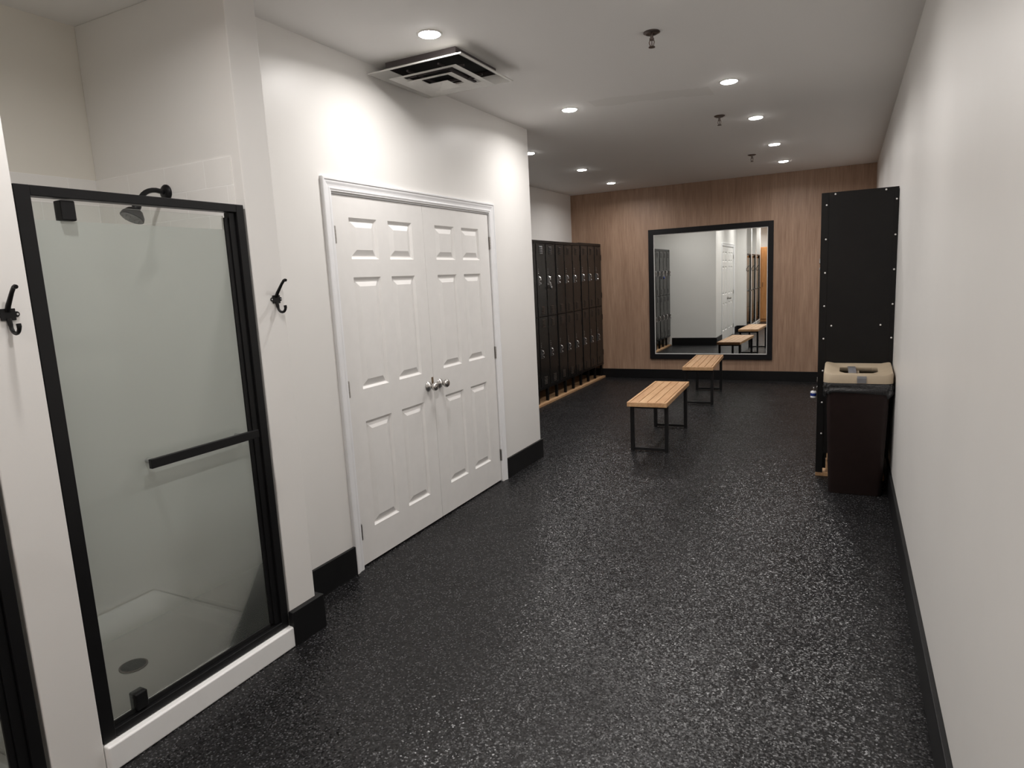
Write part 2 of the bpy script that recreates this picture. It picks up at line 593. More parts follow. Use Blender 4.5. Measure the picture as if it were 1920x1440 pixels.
def knob_mesh(keyed):
    bm = bmesh.new()
    mx = Matrix.Rotation(PI / 2, 4, 'Y')
    lathe(bm, [(0.031, 0), (0.032, 0.004), (0.027, 0.010), (0.016, 0.014), (0.0115, 0.020), (0.011, 0.028), (0.014, 0.034), (0.022, 0.040),
               (0.0265, 0.048), (0.0272, 0.055), (0.025, 0.062), (0.020, 0.067), (0.012, 0.069)], 32, mx)
    if keyed:
        lathe(bm, [(0.009, 0.0685), (0.009, 0.072)], 20, mx)
    return bm

def make_leaf(name, label, y0, y1, panels, knob_y, hinge_y, keyed):
    root = thing(name, label, 'door', (L - 0.006, (y0 + y1) / 2, 0), 0, 'double doors', 'structure')
    off = (y0 + y1) / 2
    obj('door_leaf', leaf_mesh(y0 - off, y1 - off, [(a - off, b - off) for a, b in panels]), 'door', root)
    kn = obj('door_knob', knob_mesh(keyed), 'nickel', root, smooth=True)
    kn.location = (0, knob_y - off, 0.908)
    for z in (1.832, 1.017, 0.213):
        bm = boxes((-0.002, 0.0022, hinge_y - off - 0.011, hinge_y - off + 0.011, z - 0.045, z + 0.045))
        for k in range(5):
            lathe(bm, [(0.0065, 0.0005), (0.0065, 0.0172)], 12, Matrix.Translation((0.0085, hinge_y - off, z - 0.045 + k * 0.018)))
        obj('hinge', bm, 'nickel', root)
    return root, off
MEET = 3.531
r1, off1 = make_leaf('door_1', 'white six-panel door leaf on the left, with a keyed round knob', DL0 + 0.008, MEET - 0.0015,
                     [(2.833, 3.069), (3.171, 3.407)], 3.466, 2.7065, True)
r2, off2 = make_leaf('door_2', 'white six-panel door leaf on the right, with a plain round knob', MEET + 0.0015, DL1 - 0.008,
                     [(3.662, 3.899), (3.996, 4.234)], 3.600, 4.388, False)
obj('strike_plate', boxes((0.0, 0.0018, 3.508 - off1, 3.5285 - off1, 0.885, 0.960)), 'brass', r1)

# ------------------------------------------------------------------ showers (stall k = 0 is the one in front; 1 and 2 lie towards the viewer)
def make_shower_door(label):
    """pivot shower door in a black frame; local y = 0 at the left jamb, x = 0 at the frame's front"""
    t = thing('shower_door', label, 'shower door', (S, 1.119, 0), 0, 'framed shower doors')
    W = 0.838
    bm = boxes((-0.045, -0.001, 0.0, 0.044, 0.098, 1.904),            # left jamb
               (-0.045, -0.001, 0.790, 0.826, 0.098, 1.904),          # right jamb
               (-0.045, -0.001, 0.044, 0.790, 1.873, 1.904),          # header
               (-0.045, -0.001, 0.044, 0.790, 0.098, 0.128))          # sill rail
    obj('door_frame', bm, 'frame', t, 0.002)
    obj('strike_stile', boxes((-0.040, -0.012, 0.760, 0.7895, 0.130, 1.872), (-0.034, -0.018, 0.742, 0.760, 0.140, 1.852)), 'frame', t, 0.0015)
    obj('glass_pane', boxes((-0.029, -0.023, 0.050, 0.740, 0.146, 1.858)), 'glass', t)
    obj('bottom_seal', boxes((-0.033, -0.019, 0.050, 0.740, 0.129, 0.1455)), 'black_plastic', t, 0.001)
    for z0, z1 in ((1.806, 1.868), (0.134, 0.196)):
        obj('pivot_clamp', boxes((-0.046, -0.006, 0.128, 0.172, z0, z1)), 'frame', t, 0.004)
    h = obj('towel_bar', boxes((0.030, 0.046, 0.268, 0.738, 0.975, 1.008)), 'frame', t, 0.002)
    for y in (0.300, 0.680):
        bm = bmesh.new()
        lathe(bm, [(0.010, 0), (0.010, 0.052)], 16, Matrix.Translation((-0.0225, y, 0.992)) @ Matrix.Rotation(PI / 2, 4, 'Y'))
        obj('standoff', bm, 'chrome', h, smooth=True)
    return t

def make_pan(label):
    """white shower tray with curb and a round black drain; local origin at the left front corner"""
    t = thing('shower_tray', label, 'shower tray', (S, 1.119, 0), 0, 'white shower trays')
    x0, x1, y0, y1 = SB - S + 0.003, 0.024, -0.0005, 0.8365
    bm = bmesh.new()
    rings = [[(x0, y0, 0.001), (x1, y0, 0.001), (x1, y1, 0.001), (x0, y1, 0.001)],
             [(x0, y0, 0.094), (x1, y0, 0.094), (x1, y1, 0.094), (x0, y1, 0.094)],
             [(x0 + 0.03, y0 + 0.03, 0.096), (-0.056, y0 + 0.03, 0.096), (-0.056, y1 - 0.03, 0.096), (x0 + 0.03, y1 - 0.03, 0.096)],
             [(x0 + 0.07, y0 + 0.07, 0.052), (-0.145, y0 + 0.07, 0.052), (-0.145, y1 - 0.07, 0.052), (x0 + 0.07, y1 - 0.07, 0.052)]]
    rv = [[bm.verts.new(p) for p in r] for r in rings]
    for a, b in zip(rv, rv[1:]):
        for k in range(4):
            j = (k + 1) % 4
            bm.faces.new((a[k], a[j], b[j], b[k]))
    bm.faces.new(rv[-1])
    bm.faces.new(list(reversed(rv[0])))
    obj('basin', bm, 'pan', t, 0.006, seg=3, angle=20)
    bm = bmesh.new()
    lathe(bm, [(0.054, 0), (0.054, 0.003), (0.049, 0.0045), (0.046, 0.003)], 32)
    c = Vector((-2.600 - S, 1.507 - 1.119, 0.0525))
    d = obj('drain', bm, 'bronze', t, smooth=True)
    d.location = c
    bm = bmesh.new()
    for i in range(-4, 5):
        w = math.sqrt(max(0, 0.046 ** 2 - (i * 0.0098) ** 2))
        box(bm, -w, w, i * 0.0098 - 0.0022, i * 0.0098 + 0.0022, 0.0032, 0.0050)
        box(bm, i * 0.0098 - 0.0022, i * 0.0098 + 0.0022, -w, w, 0.0032, 0.0050)
    g = obj('drain_grate', bm, 'frame', d)
    return t

door0 = make_shower_door('black framed pivot shower door with frosted glass, the front and fully visible one')
pan0 = make_pan('white shower tray with round dark drain under the front shower')
dl = ['black shower frame cut off by the left edge, left of the coat hook partition', 'last black framed shower door, seen only in the mirror']
pl = ['white shower tray behind the frame at the left edge', 'white shower tray of the last stall, seen only in the mirror']
for k in (1, 2):
    dup(door0, (S, 1.119 - k * PITCH, 0), label=dl[k - 1])
    dup(pan0, (S, 1.119 - k * PITCH, 0), label=pl[k - 1])
for k in range(3):
    y0, y1 = 1.117 - k * PITCH, 1.957 - k * PITCH
    nm = ('first', 'second', 'third')[k]
    struct('wall_shower_tile_back.%03d' % k, boxes((SB, SB + 0.003, y0 + 0.004, y1 - 0.004, 0.10, 2.100)), 'tile_y', 'white tile surround on the rear of the %s shower stall' % nm, 'tiled wall')
    struct('wall_shower_tile_side.%03d' % k, boxes((SB + 0.003, S - 0.055, y1 - 0.004, y1, 0.10, 2.100)), 'tile_x', 'white tile surround on the far side of the %s shower stall' % nm, 'tiled wall')
    struct('wall_shower_tile_near.%03d' % k, boxes((SB + 0.003, S - 0.055, y0, y0 + 0.004, 0.10, 2.100)), 'tile_x', 'white tile surround on the near side of the %s shower stall' % nm, 'tiled wall')

def make_shower_head():
    t = thing('shower_fixture', 'black wall mounted shower head on a curved arm, above the front shower door', 'shower', (-2.618, 1.953, 1.998))
    bm = bmesh.new()
    lathe(bm, [(0.034, 0), (0.034, 0.006), (0.026, 0.014), (0.013, 0.018)], 24, Matrix.Rotation(PI / 2, 4, 'X'))
    obj('wall_flange', bm, 'frame', t, smooth=True)
    bm = bmesh.new()
    # arm out from the wall (towards -y), then bending down
    pts = [(0, 0, 0), (0, -0.05, 0.006)] + [(0, -0.05 - 0.085 * math.sin(a), 0.006 - 0.085 * (1 - math.cos(a)) * 0.9) for a in [0.2 * k for k in range(1, 6)]]
    end = Vector(pts[-1])
    pts.append(end + Vector((0, -0.022, -0.036)))
    tube(bm, pts, 0.0105, 14)
    obj('arm', bm, 'frame', t, smooth=True)
    tip = Vector(pts[-1])
    axis = Vector((0, -0.50, -0.86)).normalized()
    rot = Vector((0, 0, 1)).rotation_difference(axis).to_matrix().to_4x4()
    bm = bmesh.new()
    lathe(bm, [(0.012, -0.012), (0.017, 0.0), (0.017, 0.016), (0.030, 0.024), (0.044, 0.046), (0.046, 0.058), (0.043, 0.060)], 28, Matrix.Translation(tip) @ rot)
    hd = obj('shower_head', bm, 'frame', t, smooth=True)
    bm = bmesh.new()
    lathe(bm, [(0.041, 0.0595), (0.041, 0.0615)], 28, Matrix.Translation(tip) @ rot)
    for k in range(18):
        a, r = 2.4 * k, 0.009 * math.sqrt(k)
        lathe(bm, [(0.0022, 0.0615), (0.0018, 0.064)], 6, Matrix.Translation(tip) @ rot @ Matrix.Translation((r * math.cos(a), r * math.sin(a), 0)))
    obj('spray_face', bm, 'spray', hd)
make_shower_head()

# ------------------------------------------------------------------ coat hooks on the partition fronts
def make_hook(label, y, z):
    t = thing('coat_hook', label, 'coat hook', (S, y, z), 0, 'black coat hooks')
    bm = bmesh.new()
    box(bm, 0.0005, 0.005, -0.020, 0.020, -0.017, 0.017)
    for s in (-1, 1):
        lathe(bm, [(0.0085, 0.0005), (0.0085, 0.004)], 14, Matrix.Translation((0, s * 0.023, 0)) @ Matrix.Rotation(PI / 2, 4, 'Y'))
    obj('back_plate', bm, 'frame', t, 0.001)
    for s in (-1, 1):
        bm = bmesh.new()
        lathe(bm, [(0.0036, 0.0038), (0.003, 0.0056)], 10, Matrix.Translation((0, s * 0.0245, 0)) @ Matrix.Rotation(PI / 2, 4, 'Y'))
        obj('screw', bm, 'chrome', t)
    bm = bmesh.new()
    tube(bm, [(0.004, 0, 0.010), (0.013, 0, 0.026), (0.042, 0, 0.062), (0.056, 0, 0.076), (0.064, 0, 0.078), (0.069, 0, 0.077)], [0.0075, 0.007, 0.0058, 0.0058, 0.0066, 0.006], 12)
    obj('upper_prong', bm, 'frame', t, smooth=True)
    bm = bmesh.new()
    pts = [(0.004, 0, -0.012), (0.008, 0, -0.030)] + arc((0.030, 0, -0.034), 0.021, PI, 2 * PI + 0.35, 9, (1, 0, 0), (0, 0, 1))
    tube(bm, pts, [0.0065] * 2 + [0.0055] * 8 + [0.0064] * 2, 12)
    obj('lower_prong', bm, 'frame', t, smooth=True)
    return t
hook = make_hook('black double coat hook on the pillar right of the front shower', 2.063, 1.524)
dup(hook, (S, 1.049, 1.529), label='black double coat hook on the partition at the left edge')
dup(hook, (S, 1.049 - PITCH, 1.529), label='black double coat hook seen only in the mirror, beside the last shower')

# ------------------------------------------------------------------ lockers
UW, UD, UZ0, UZ1 = 0.882, 0.455, 0.195, 2.008
CW = 0.288          # column width
def locker_door_mesh(w, h):
    """door lying in the YZ plane, face at x = 0; y from 0 to w, z from 0 to h; louvres at head and foot"""
    bm = boxes((-0.016, 0.0, 0, w, 0, h))
    c = w / 2
    for zc in (h - 0.075, 0.075):
        for k in range(5):
            z = zc + (k - 2) * 0.020
            v = [bm.verts.new(p) for p in ((0.0, c - 0.045, z - 0.006), (0.0, c + 0.045, z - 0.006), (0.010, c + 0.043, z - 0.006), (0.010, c - 0.043, z - 0.006),
                                           (0.0, c - 0.045, z + 0.008), (0.0, c + 0.045, z + 0.008))]
            bm.faces.new((v[3], v[2], v[5], v[4]))
            bm.faces.new((v[0], v[1], v[2], v[3]))
            bm.faces.new((v[0], v[3], v[4]))
            bm.faces.new((v[1], v[5], v[2]))
    return bm
def latch_mesh():
    """recessed cup, lifting tongue, hasp loop, and the three rivets above it"""
    bm = bmesh.new()
    box(bm, 0.0, 0.004, -0.018, 0.018, -0.055, 0.055)
    box(bm, 0.004, 0.014, -0.016, -0.010, -0.050, 0.050)
    tube(bm, [(0.005, 0.002, 0.045), (0.022, 0.004, 0.032), (0.024, 0.006, 0.006), (0.012, 0.008, -0.012)], 0.007, 8)
    tube(bm, arc((0.012, 0.006, -0.040), 0.014, -PI / 2, PI / 2, 6, (1, 0, 0), (0, 0, 1)), 0.004, 8)
    for z in (0.085, 0.107, 0.134):
        lathe(bm, [(0.0045, 0.0), (0.003, 0.004)], 8, Matrix.Translation((0, -0.004, z)) @ Matrix.Rotation(PI / 2, 4, 'Y'))
    return bm

def make_lockers(label, group):
    """one unit of three columns in two tiers; origin at the floor on the front's left (low y) end, front faces +X"""
    t = thing('locker_unit', label, 'lockers', (0, 0, 0), 0, group)
    g = 0.004
    zb = 1.088
    bs = [(-UD, -0.001, 0, 0.014, UZ0, UZ1), (-UD, -0.001, UW - 0.014, UW, UZ0, UZ1), (-UD, -UD + 0.01, 0.014, UW - 0.014, UZ0, UZ1),
          (-UD, -0.001, 0.014, UW - 0.014, UZ1 - 0.036, UZ1), (-UD, -0.001, 0.014, UW - 0.014, UZ0, UZ0 + 0.030),
          (-UD + 0.01, -0.020, 0.014, UW - 0.014, zb - 0.005, zb + 0.005)]
    for k in (1, 2):
        y = 0.010 + k * CW
        bs.append((-UD + 0.01, -0.001, y - 0.008, y + 0.008, UZ0 + 0.03, UZ1 - 0.036))
    obj('cabinet', boxes(*bs), 'locker', t, 0.0015)
    zz = [(UZ0 + 0.034, zb - 0.004), (zb + 0.004, UZ1 - 0.042)]
    dm = {}
    lm = None
    for i, (z0, z1) in enumerate(zz):
        for k in range(3):
            y0 = 0.010 + k * CW + 0.013 + (0.003 if k == 0 else 0)
            w = CW - 0.026 - (0.003 if k != 1 else 0)
            if (i, round(w, 4)) not in dm:
                d = obj('locker_door', locker_door_mesh(w, z1 - z0), 'locker_door', t, 0.002)
                dm[i, round(w, 4)] = d
            else:
                d = dm[i, round(w, 4)].copy()
                COL.objects.link(d)
            d.location = (0.006, y0, z0)
            if lm is None:
                l = obj('latch', latch_mesh(), 'chrome', d)
                lm = l.data
            else:
                l = bpy.data.objects.new('latch', lm)
                COL.objects.link(l)
                l.parent = d
            l.location = (0.0, 0.045, (0.640 if i == 0 else 1.530) - z0)
            for hz in (0.16, z1 - z0 - 0.16):
                h = obj('hinge', boxes((-0.004, 0.004, w + 0.001, w + 0.008, hz - 0.04, hz + 0.04)), 'locker', d)
    for y in (0.262, 0.553, 0.846):
        for x in (-0.030, -UD + 0.045):
            obj('leg', boxes((x - 0.016, x + 0.016, y - 0.018, y + 0.018, 0.028, UZ0)), 'locker', t, 0.001)
    return t

lx = -3.306
first = make_lockers('x', 'left row of lockers')
starts = [9.588 - UW * (k + 1) - 0.003 * k for k in range(5)]
labels = ['black locker unit of three columns touching the wood panelled end wall',
          'black locker unit second from the end wall, in the left row',
          'black locker unit partly hidden behind the corner of the white door wall',
          'black locker unit in the middle of the left row, seen only in the mirror',
          'black locker unit with a blue padlock, beside the return wall, seen only in the mirror']
units = []
for k in range(5):
    u = first if k == 0 else dup(first)
    u.location = (lx, starts[k], 0.008 if k == 0 else 0.0)
    u['label'] = labels[k]
    units.append(u)
def plank(name, label, x0, x1, y0, y1):
    tag(obj(name, boxes((x0, x1, y0, y1, 0.001, 0.028)), 'plank', None, 0.002), label, 'plank')
plank('wooden_plank', 'raw pine plank on the floor under the left row of lockers', -3.76, -3.283, starts[4] + 0.02, 9.59)

# the unit on the right: fronts face -X, so it is turned by half a turn
ry = 5.229
RX = -0.150
ru = make_lockers('black locker end panel with white bolts, standing behind the waste bin', 'right lockers')
ru.rotation_euler = (0, 0, PI)
ru.location = (RX, ry + UW, 0.030)
ru.scale = ((R - 0.003 - RX) / UD, 1, 1)
plank('wooden_plank', 'raw pine plank under the right hand locker beside the waste bin', -0.172, R - BT - 0.004, ry - 0.004, ry + UW)
# bolted end panel with folded flanges, in the unit's own frame (its local +Y end is the near end)
yb = UW
ep = obj('end_panel', boxes((-UD + 0.001, 0.020, yb, yb + 0.006, UZ0 - 0.045, UZ1 + 0.006)), 'locker', ru, 0.001)
ep['single'] = 1
for nm, x0, x1 in (('front_flange', -0.026, 0.022), ('rear_flange', -UD, -UD + 0.024)):
    obj('corner_flange', boxes((x0, x1, yb + 0.0062, yb + 0.0095, 0.0 if nm == 'front_flange' else 0.14, UZ1 + 0.006)), 'locker', ep, 0.001)
bm0 = None
bolts = [(-0.012, z - 0.03) for z in (1.960, 1.726, 1.493, 1.259, 1.026, 0.793, 0.560, 0.327)] + [(-UD + 0.012, z - 0.03) for z in (1.963, 1.729, 1.498, 1.263, 1.031)] \
    + [(-0.066, UZ1 - 0.008), (-0.378, UZ1 - 0.008), (-0.061, 1.088), (-0.374, 1.090)]
for x, z in bolts:
    if bm0 is None:
        bm = bmesh.new()
        lathe(bm, [(0.0062, 0), (0.0055, 0.003), (0.0028, 0.0050)], 12, Matrix.Rotation(-PI / 2, 4, 'X'))
        b = obj('bolt', bm, 'white_metal', ep, smooth=True)
        bm0 = b.data
    else:
        b = bpy.data.objects.new('bolt', bm0)
        COL.objects.link(b)
        b.parent = ep
    b.location = (x, yb + (0.0095 if (x > -0.03 or x < -UD + 0.03) else 0.006), z)

# ------------------------------------------------------------------ padlocks hanging from latches
def make_padlock(label, loc, rotz, body_mat, face_mat, s=1.0):
    t = thing('padlock', label, 'padlock', loc, rotz, 'padlocks')
    t.scale = (s, s, s)
    bm = bmesh.new()
    lathe(bm, [(0.021, -0.010), (0.025, -0.006), (0.025, 0.006), (0.021, 0.010)], 24, Matrix.Rotation(PI / 2, 4, 'Y'))
    b = obj('lock_body', bm, body_mat, t, smooth=True)
    bm = bmesh.new()
    lathe(bm, [(0.017, 0.010), (0.016, 0.013), (0.008, 0.014), (0.007, 0.020)], 20, Matrix.Rotation(PI / 2, 4, 'Y'))
    obj('dial', bm, face_mat, b, smooth=True)
    bm = bmesh.new()
    pts = [(0, -0.013, 0.018), (0, -0.013, 0.040)] + arc((0, 0, 0.042), 0.013, PI, 0, 8, (0, 1, 0), (0, 0, 1)) + [(0, 0.013, 0.018)]
    tube(bm, pts, 0.0038, 10)
    obj('shackle', bm, 'chrome', t, smooth=True)
    return t
yl = starts[2] + 0.010 + 2 * CW + 0.010 + 0.045
make_padlock('round black and silver padlock on an upper locker door near the white corner', (lx + 0.034, yl + 0.006, 1.440), 0, 'black_plastic', 'chrome')
yl = starts[4] + 0.010 + 2 * CW + 0.010 + 0.045
make_padlock('blue padlock seen only in the mirror, on an upper locker door', (lx + 0.034, yl + 0.006, 1.440), 0, 'blue', 'blue')
def make_drum_lock(label, loc):
    """upright drum shaped lock: white body with a blue band round its middle"""
    t = thing('padlock', label, 'padlock', loc, 0.4, 'padlocks')
    bm = bmesh.new()
    lathe(bm, [(0.017, -0.026), (0.0205, -0.024), (0.0205, 0.020), (0.018, 0.024), (0.012, 0.026)], 24)
    b = obj('lock_body', bm, 'white_plastic', t, smooth=True)
    bm = bmesh.new()
    lathe(bm, [(0.0207, -0.011), (0.0211, -0.010), (0.0211, 0.010), (0.0207, 0.011)], 24, cap=False)
    obj('blue_band', bm, 'blue', b, smooth=True)
    bm = bmesh.new()
    pts = [(0, -0.009, 0.020), (0, -0.009, 0.044)] + arc((0, 0, 0.046), 0.009, PI, 0, 8, (0, 1, 0), (0, 0, 1)) + [(0, 0.009, 0.020)]
    tube(bm, pts, 0.0032, 10)
    obj('shackle', bm, 'chrome', t, smooth=True)
make_drum_lock('white drum shaped padlock with blue band on the right locker beside the waste bin', (RX - 0.052, ry + 0.145, 0.590))

# ------------------------------------------------------------------ mirror
def frame_ring(bm, y0, y1, o, i, x=None):
    """flat rectangular ring: o and i = (x0, x1, z0, z1), between y0 and y1"""
    box(bm, o[0], i[0], y0, y1, o[2], o[3])
    box(bm, i[1], o[1], y0, y1, o[2], o[3])
    box(bm, i[0], i[1], y0, y1, o[2], i[2])
    box(bm, i[0], i[1], y0, y1, i[3], o[3])
mir = thing('wall_mirror', 'large square mirror in a black frame on the wood panelled wall', 'mirror', (-1.732, B, 0.293))
mo = (-2.579 + 1.732, -0.886 + 1.732, 0.0, 2.163 - 0.293)
mi = (mo[0] + 0.075, mo[1] - 0.068, 0.072, mo[3] - 0.074)
bm = bmesh.new()
frame_ring(bm, -0.030, -0.0005, mo, mi)
obj('mirror_frame', bm, 'mirror_frame', mir, 0.002)
bm = bmesh.new()
frame_ring(bm, -0.022, -0.012, mi, (mi[0] + 0.010, mi[1] - 0.010, mi[2] + 0.010, mi[3] - 0.010))
obj('silver_bead', bm, 'white_metal', mir, 0.002)
mg = obj('mirror_glass', boxes((mi[0], mi[1], -0.0125, -0.004, mi[2], mi[3])), 'mirror', mir)
mg.rotation_euler = (0, 0, 0.0022)     # hangs a hair out of true

# ------------------------------------------------------------------ benches
def make_bench(label, loc, rotz):
    t = thing('bench', label, 'bench', loc, rotz, 'slatted benches')
    w, ln, z1, th = 0.345, 1.160, 0.455, 0.040
    hw, hl = w / 2, ln / 2
    for s in (-1, 1):
        obj('side_rail', boxes((s * hw - (0.022 if s > 0 else 0), s * hw + (0.022 if s < 0 else 0), -hl + 0.0225, hl - 0.0225, z1 - th, z1)), 'bench', t, 0.003)
        obj('end_rail', boxes((-hw, hw, s * hl - (0.022 if s > 0 else 0), s * hl + (0.022 if s < 0 else 0), z1 - th, z1)), 'bench', t, 0.003)
    n, a0, a1 = 4, -hw + 0.028, hw - 0.028
    sw = (a1 - a0 + 0.006) / n
    for k in range(n):
        obj('slat', boxes((a0 + k * sw, a0 + (k + 1) * sw - 0.006, -hl + 0.027, hl - 0.027, z1 - 0.022, z1 - 0.001)), 'bench', t, 0.002)
    for s in (-1, 1):
        y = s * 0.482
        q = 0.0155
        bs = [(x - q, x + q, y - q, y + q, 0.004, z1 - th - 0.0005) for x in (-0.150, 0.150)]
        bs += [(-0.150 + q, 0.150 - q, y - q, y + q, 0.010, 0.034), (-0.150 + q, 0.150 - q, y - q, y + q, z1 - th - 0.028, z1 - th - 0.0005)]
        f = obj('leg_frame', boxes(*bs), 'steel', t, 0.0015)
        for x in (-0.150, 0.150):
            obj('foot_pad', boxes((x - 0.013, x + 0.013, y - 0.013, y + 0.013, 0.0, 0.004)), 'black_plastic', f)
    return t
bn = make_bench('slatted wooden bench on black steel legs, the nearer of the two', (-1.536, 6.045, 0), math.radians(2.6))
dup(bn, (-1.546, 8.245, 0), math.radians(3.4), label='slatted wooden bench on black steel legs, farther one before the mirror')

# ------------------------------------------------------------------ waste bin
def rr(hx, hy, r, n=6):
    """points of a rounded rectangle, counter-clockwise"""
    out = []
    for cx, cy, a in ((hx - r, hy - r, 0), (-hx + r, hy - r, PI / 2), (-hx + r, -hy + r, PI), (hx - r, -hy + r, 1.5 * PI)):
        for k in range(n + 1):
            b = a + PI / 2 * k / n
            out.append((cx + r * math.cos(b), cy + r * math.sin(b)))
    return out
def skin_rings(bm, rings, cap0=True, cap1=True):
    rv = [[bm.verts.new(p) for p in r] for r in rings]
    n = len(rv[0])
    for a, b in zip(rv, rv[1:]):
        for k in range(n):
            j = (k + 1) % n
            bm.faces.new((a[k], a[j], b[j], b[k]))
    if cap0: bm.faces.new(list(reversed(rv[0])))
    if cap1: bm.faces.new(rv[-1])
    return rv
BW, BD = 0.193, 0.190
bin_ = thing('waste_bin', 'dark brown waste bin with beige lid and black liner, by the right wall', 'waste bin', (0.083, 5.010, 0))
def ring(hx, hy, r, z, n=6):
    return [(x, y, z) for x, y in rr(hx, hy, r, n)]
bm = bmesh.new()
skin_rings(bm, [ring(0.158, 0.158, 0.030, 0.001), ring(0.161, 0.161, 0.032, 0.006), ring(0.186, 0.182, 0.036, 0.690), ring(0.192, 0.188, 0.036, 0.700), ring(0.192, 0.188, 0.036, 0.745)])
obj('bin_body', bm, 'bin', bin_, smooth=True)
# liner folded over the rim, ragged lower hem
bm = bmesh.new()
rnd = random.Random(3)
N = 12
top = rr(0.196, 0.192, 0.040, N)
rows = []
for i, (gr, z) in enumerate(((0.0, 0.778), (0.006, 0.766), (0.011, 0.748), (0.006, 0.732), (0.013, 0.716), (0.008, 0.700), (0.001, 0.694))):
    row = []
    for k, (x, y) in enumerate(top):
        a = k / len(top) * 2 * PI
        hem = (0.013 * math.sin(3 * a + 1) + 0.012 * math.sin(7 * a) + 0.006 * math.sin(17 * a)) * (i / 6) - 0.006 * (i / 6)
        w = gr + (0.006 * math.sin(11 * a + i * 1.7) + 0.004 * math.sin(23 * a - i * 2.3) + rnd.uniform(-0.004, 0.004)) * (1 if 0 < i < 6 else 0.2)
        s = 1 + max(w, 0.0) / 0.19
        row.append((x * s, y * s, z + hem + rnd.uniform(-0.003, 0.003)))
    rows.append(row)
skin_rings(bm, rows, False, False)
ln = obj('liner', bm, 'bag', bin_, smooth=True)
sub = ln.modifiers.new('subdivision', 'SUBSURF'); sub.levels = 1; sub.render_levels = 2
so = ln.modifiers.new('thickness', 'SOLIDIFY'); so.thickness = 0.001
# lid: rim skirt, dished top rising to the left and right ends, long rounded opening
bm = bmesh.new()
n = 10
def lid_z(x, y):
    u = x / 0.205
    return 0.820 + 0.018 * min(1, u * u * 1.15) + 0.030 * max(0.0, min(1.0, (y + 0.19) / 0.36)) - 0.010 * (1 - min(1, u * u)) * max(0, y / 0.2)
orr = lambda hx, hy, r: rr(hx, hy, r, n)
rings_ = []
rings_.append([(x, y, 0.778) for x, y in orr(0.199, 0.195, 0.05)])
rings_.append([(x, y, 0.772) for x, y in orr(0.206, 0.202, 0.055)])
rings_.append([(x, y, lid_z(x, y) - 0.012) for x, y in orr(0.205, 0.201, 0.055)])
rings_.append([(x, y, lid_z(x, y) - 0.002) for x, y in orr(0.201, 0.197, 0.055)])
rings_.append([(x, y, lid_z(x, y)) for x, y in orr(0.186, 0.182, 0.055)])
outer = orr(0.186, 0.182, 0.055)
hole = [(0.005 + 0.140 * math.cos(math.atan2(y, x)) , 0.030 + 0.120 * math.sin(math.atan2(y, x))) for x, y in outer]
for f in (0.35, 0.7, 1.0):
    r_ = []
    for (x, y), (hx, hy) in zip(outer, hole):
        a, b = x + (hx - x) * f, y + (hy - y) * f
        r_.append((a, b, lid_z(a, b) - 0.012 * f))
    rings_.append(r_)
rings_.append([(x, y, z - 0.030) for x, y, z in rings_[-1]])
skin_rings(bm, rings_, False, False)
lid = obj('lid', bm, 'lid', bin_, smooth=True)
so = lid.modifiers.new('thickness', 'SOLIDIFY'); so.thickness = 0.003; so.offset = -1
def strip(name, pts, w, mat, parent):
    """band of tape along pts (in the x = const plane), width w along x"""
    bm = bmesh.new()
    a = [bm.verts.new((p[0] - w / 2, p[1], p[2])) for p in pts]
    b = [bm.verts.new((p[0] + w / 2, p[1], p[2])) for p in pts]
    for k in range(len(pts) - 1):
        bm.faces.new((a[k], a[k + 1], b[k + 1], b[k]))
    o = obj(name, bm, mat, parent)
    s = o.modifiers.new('thickness', 'SOLIDIFY'); s.thickness = 0.0012; s.offset = 0
    return o
tx = 0.022
tp = [(tx, -0.2075, 0.775), (tx, -0.2068, 0.806), (tx, -0.2025, lid_z(tx, -0.197) - 0.0005), (tx, -0.186, lid_z(tx, -0.182) + 0.0025), (tx, -0.150, lid_z(tx, -0.15) - 0.001), (tx, -0.110, lid_z(tx, -0.11) - 0.004)]
obj_t = strip('tape', tp, 0.054, 'tape', lid)
tp2 = [(-0.032, -0.050, 0.816), (-0.034, -0.02, 0.836), (-0.036, 0.02, 0.846), (-0.038, 0.07, 0.846), (-0.040, 0.125, 0.840)]
strip('tape', tp2, 0.048, 'tape', lid)
obj('lid_strap', boxes((-0.012, 0.010, -0.062, 0.122, 0.808, 0.811)), 'lid', lid)

# ------------------------------------------------------------------ ceiling vent (stepped square diffuser hanging below the ceiling)
vent = thing('ceiling_vent', 'square white stepped air diffuser on the ceiling above the double doors', 'vent', (-2.066, 3.370, H))
def square_ring(bm, a, za, b, zb, t=0.0015):
    """sloping square band from half-size a at za to half-size b at zb"""
    top = []
    for h, z in ((a, za), (b, zb), (b, zb + t), (a, za + t)):
        top.append([bm.verts.new((sx * h, sy * h, z)) for sx, sy in ((-1, -1), (1, -1), (1, 1), (-1, 1))])
    for i in range(4):
        p, q = top[i], top[(i + 1) % 4]
        for k in range(4):
            j = (k + 1) % 4
            bm.faces.new((p[k], p[j], q[j], q[k]))
VD = -0.066
bm = bmesh.new()
square_ring(bm, 0.2970, VD + 0.004, 0.2955, VD)
square_ring(bm, 0.2955, VD, 0.2840, VD + 0.001)
square_ring(bm, 0.2840, VD + 0.001, 0.2240, VD + 0.034)
obj('outer_frame', bm, 'vent_metal', vent)
bm = bmesh.new()
for x0, x1, y0, y1 in ((-0.224, -0.222, -0.224, 0.224), (0.222, 0.224, -0.224, 0.224), (-0.222, 0.222, -0.224, -0.222), (-0.222, 0.222, 0.222, 0.224)):
    box(bm, x0, x1, y0, y1, VD + 0.035, -0.0005)
obj('duct_collar', bm, 'duct', vent)
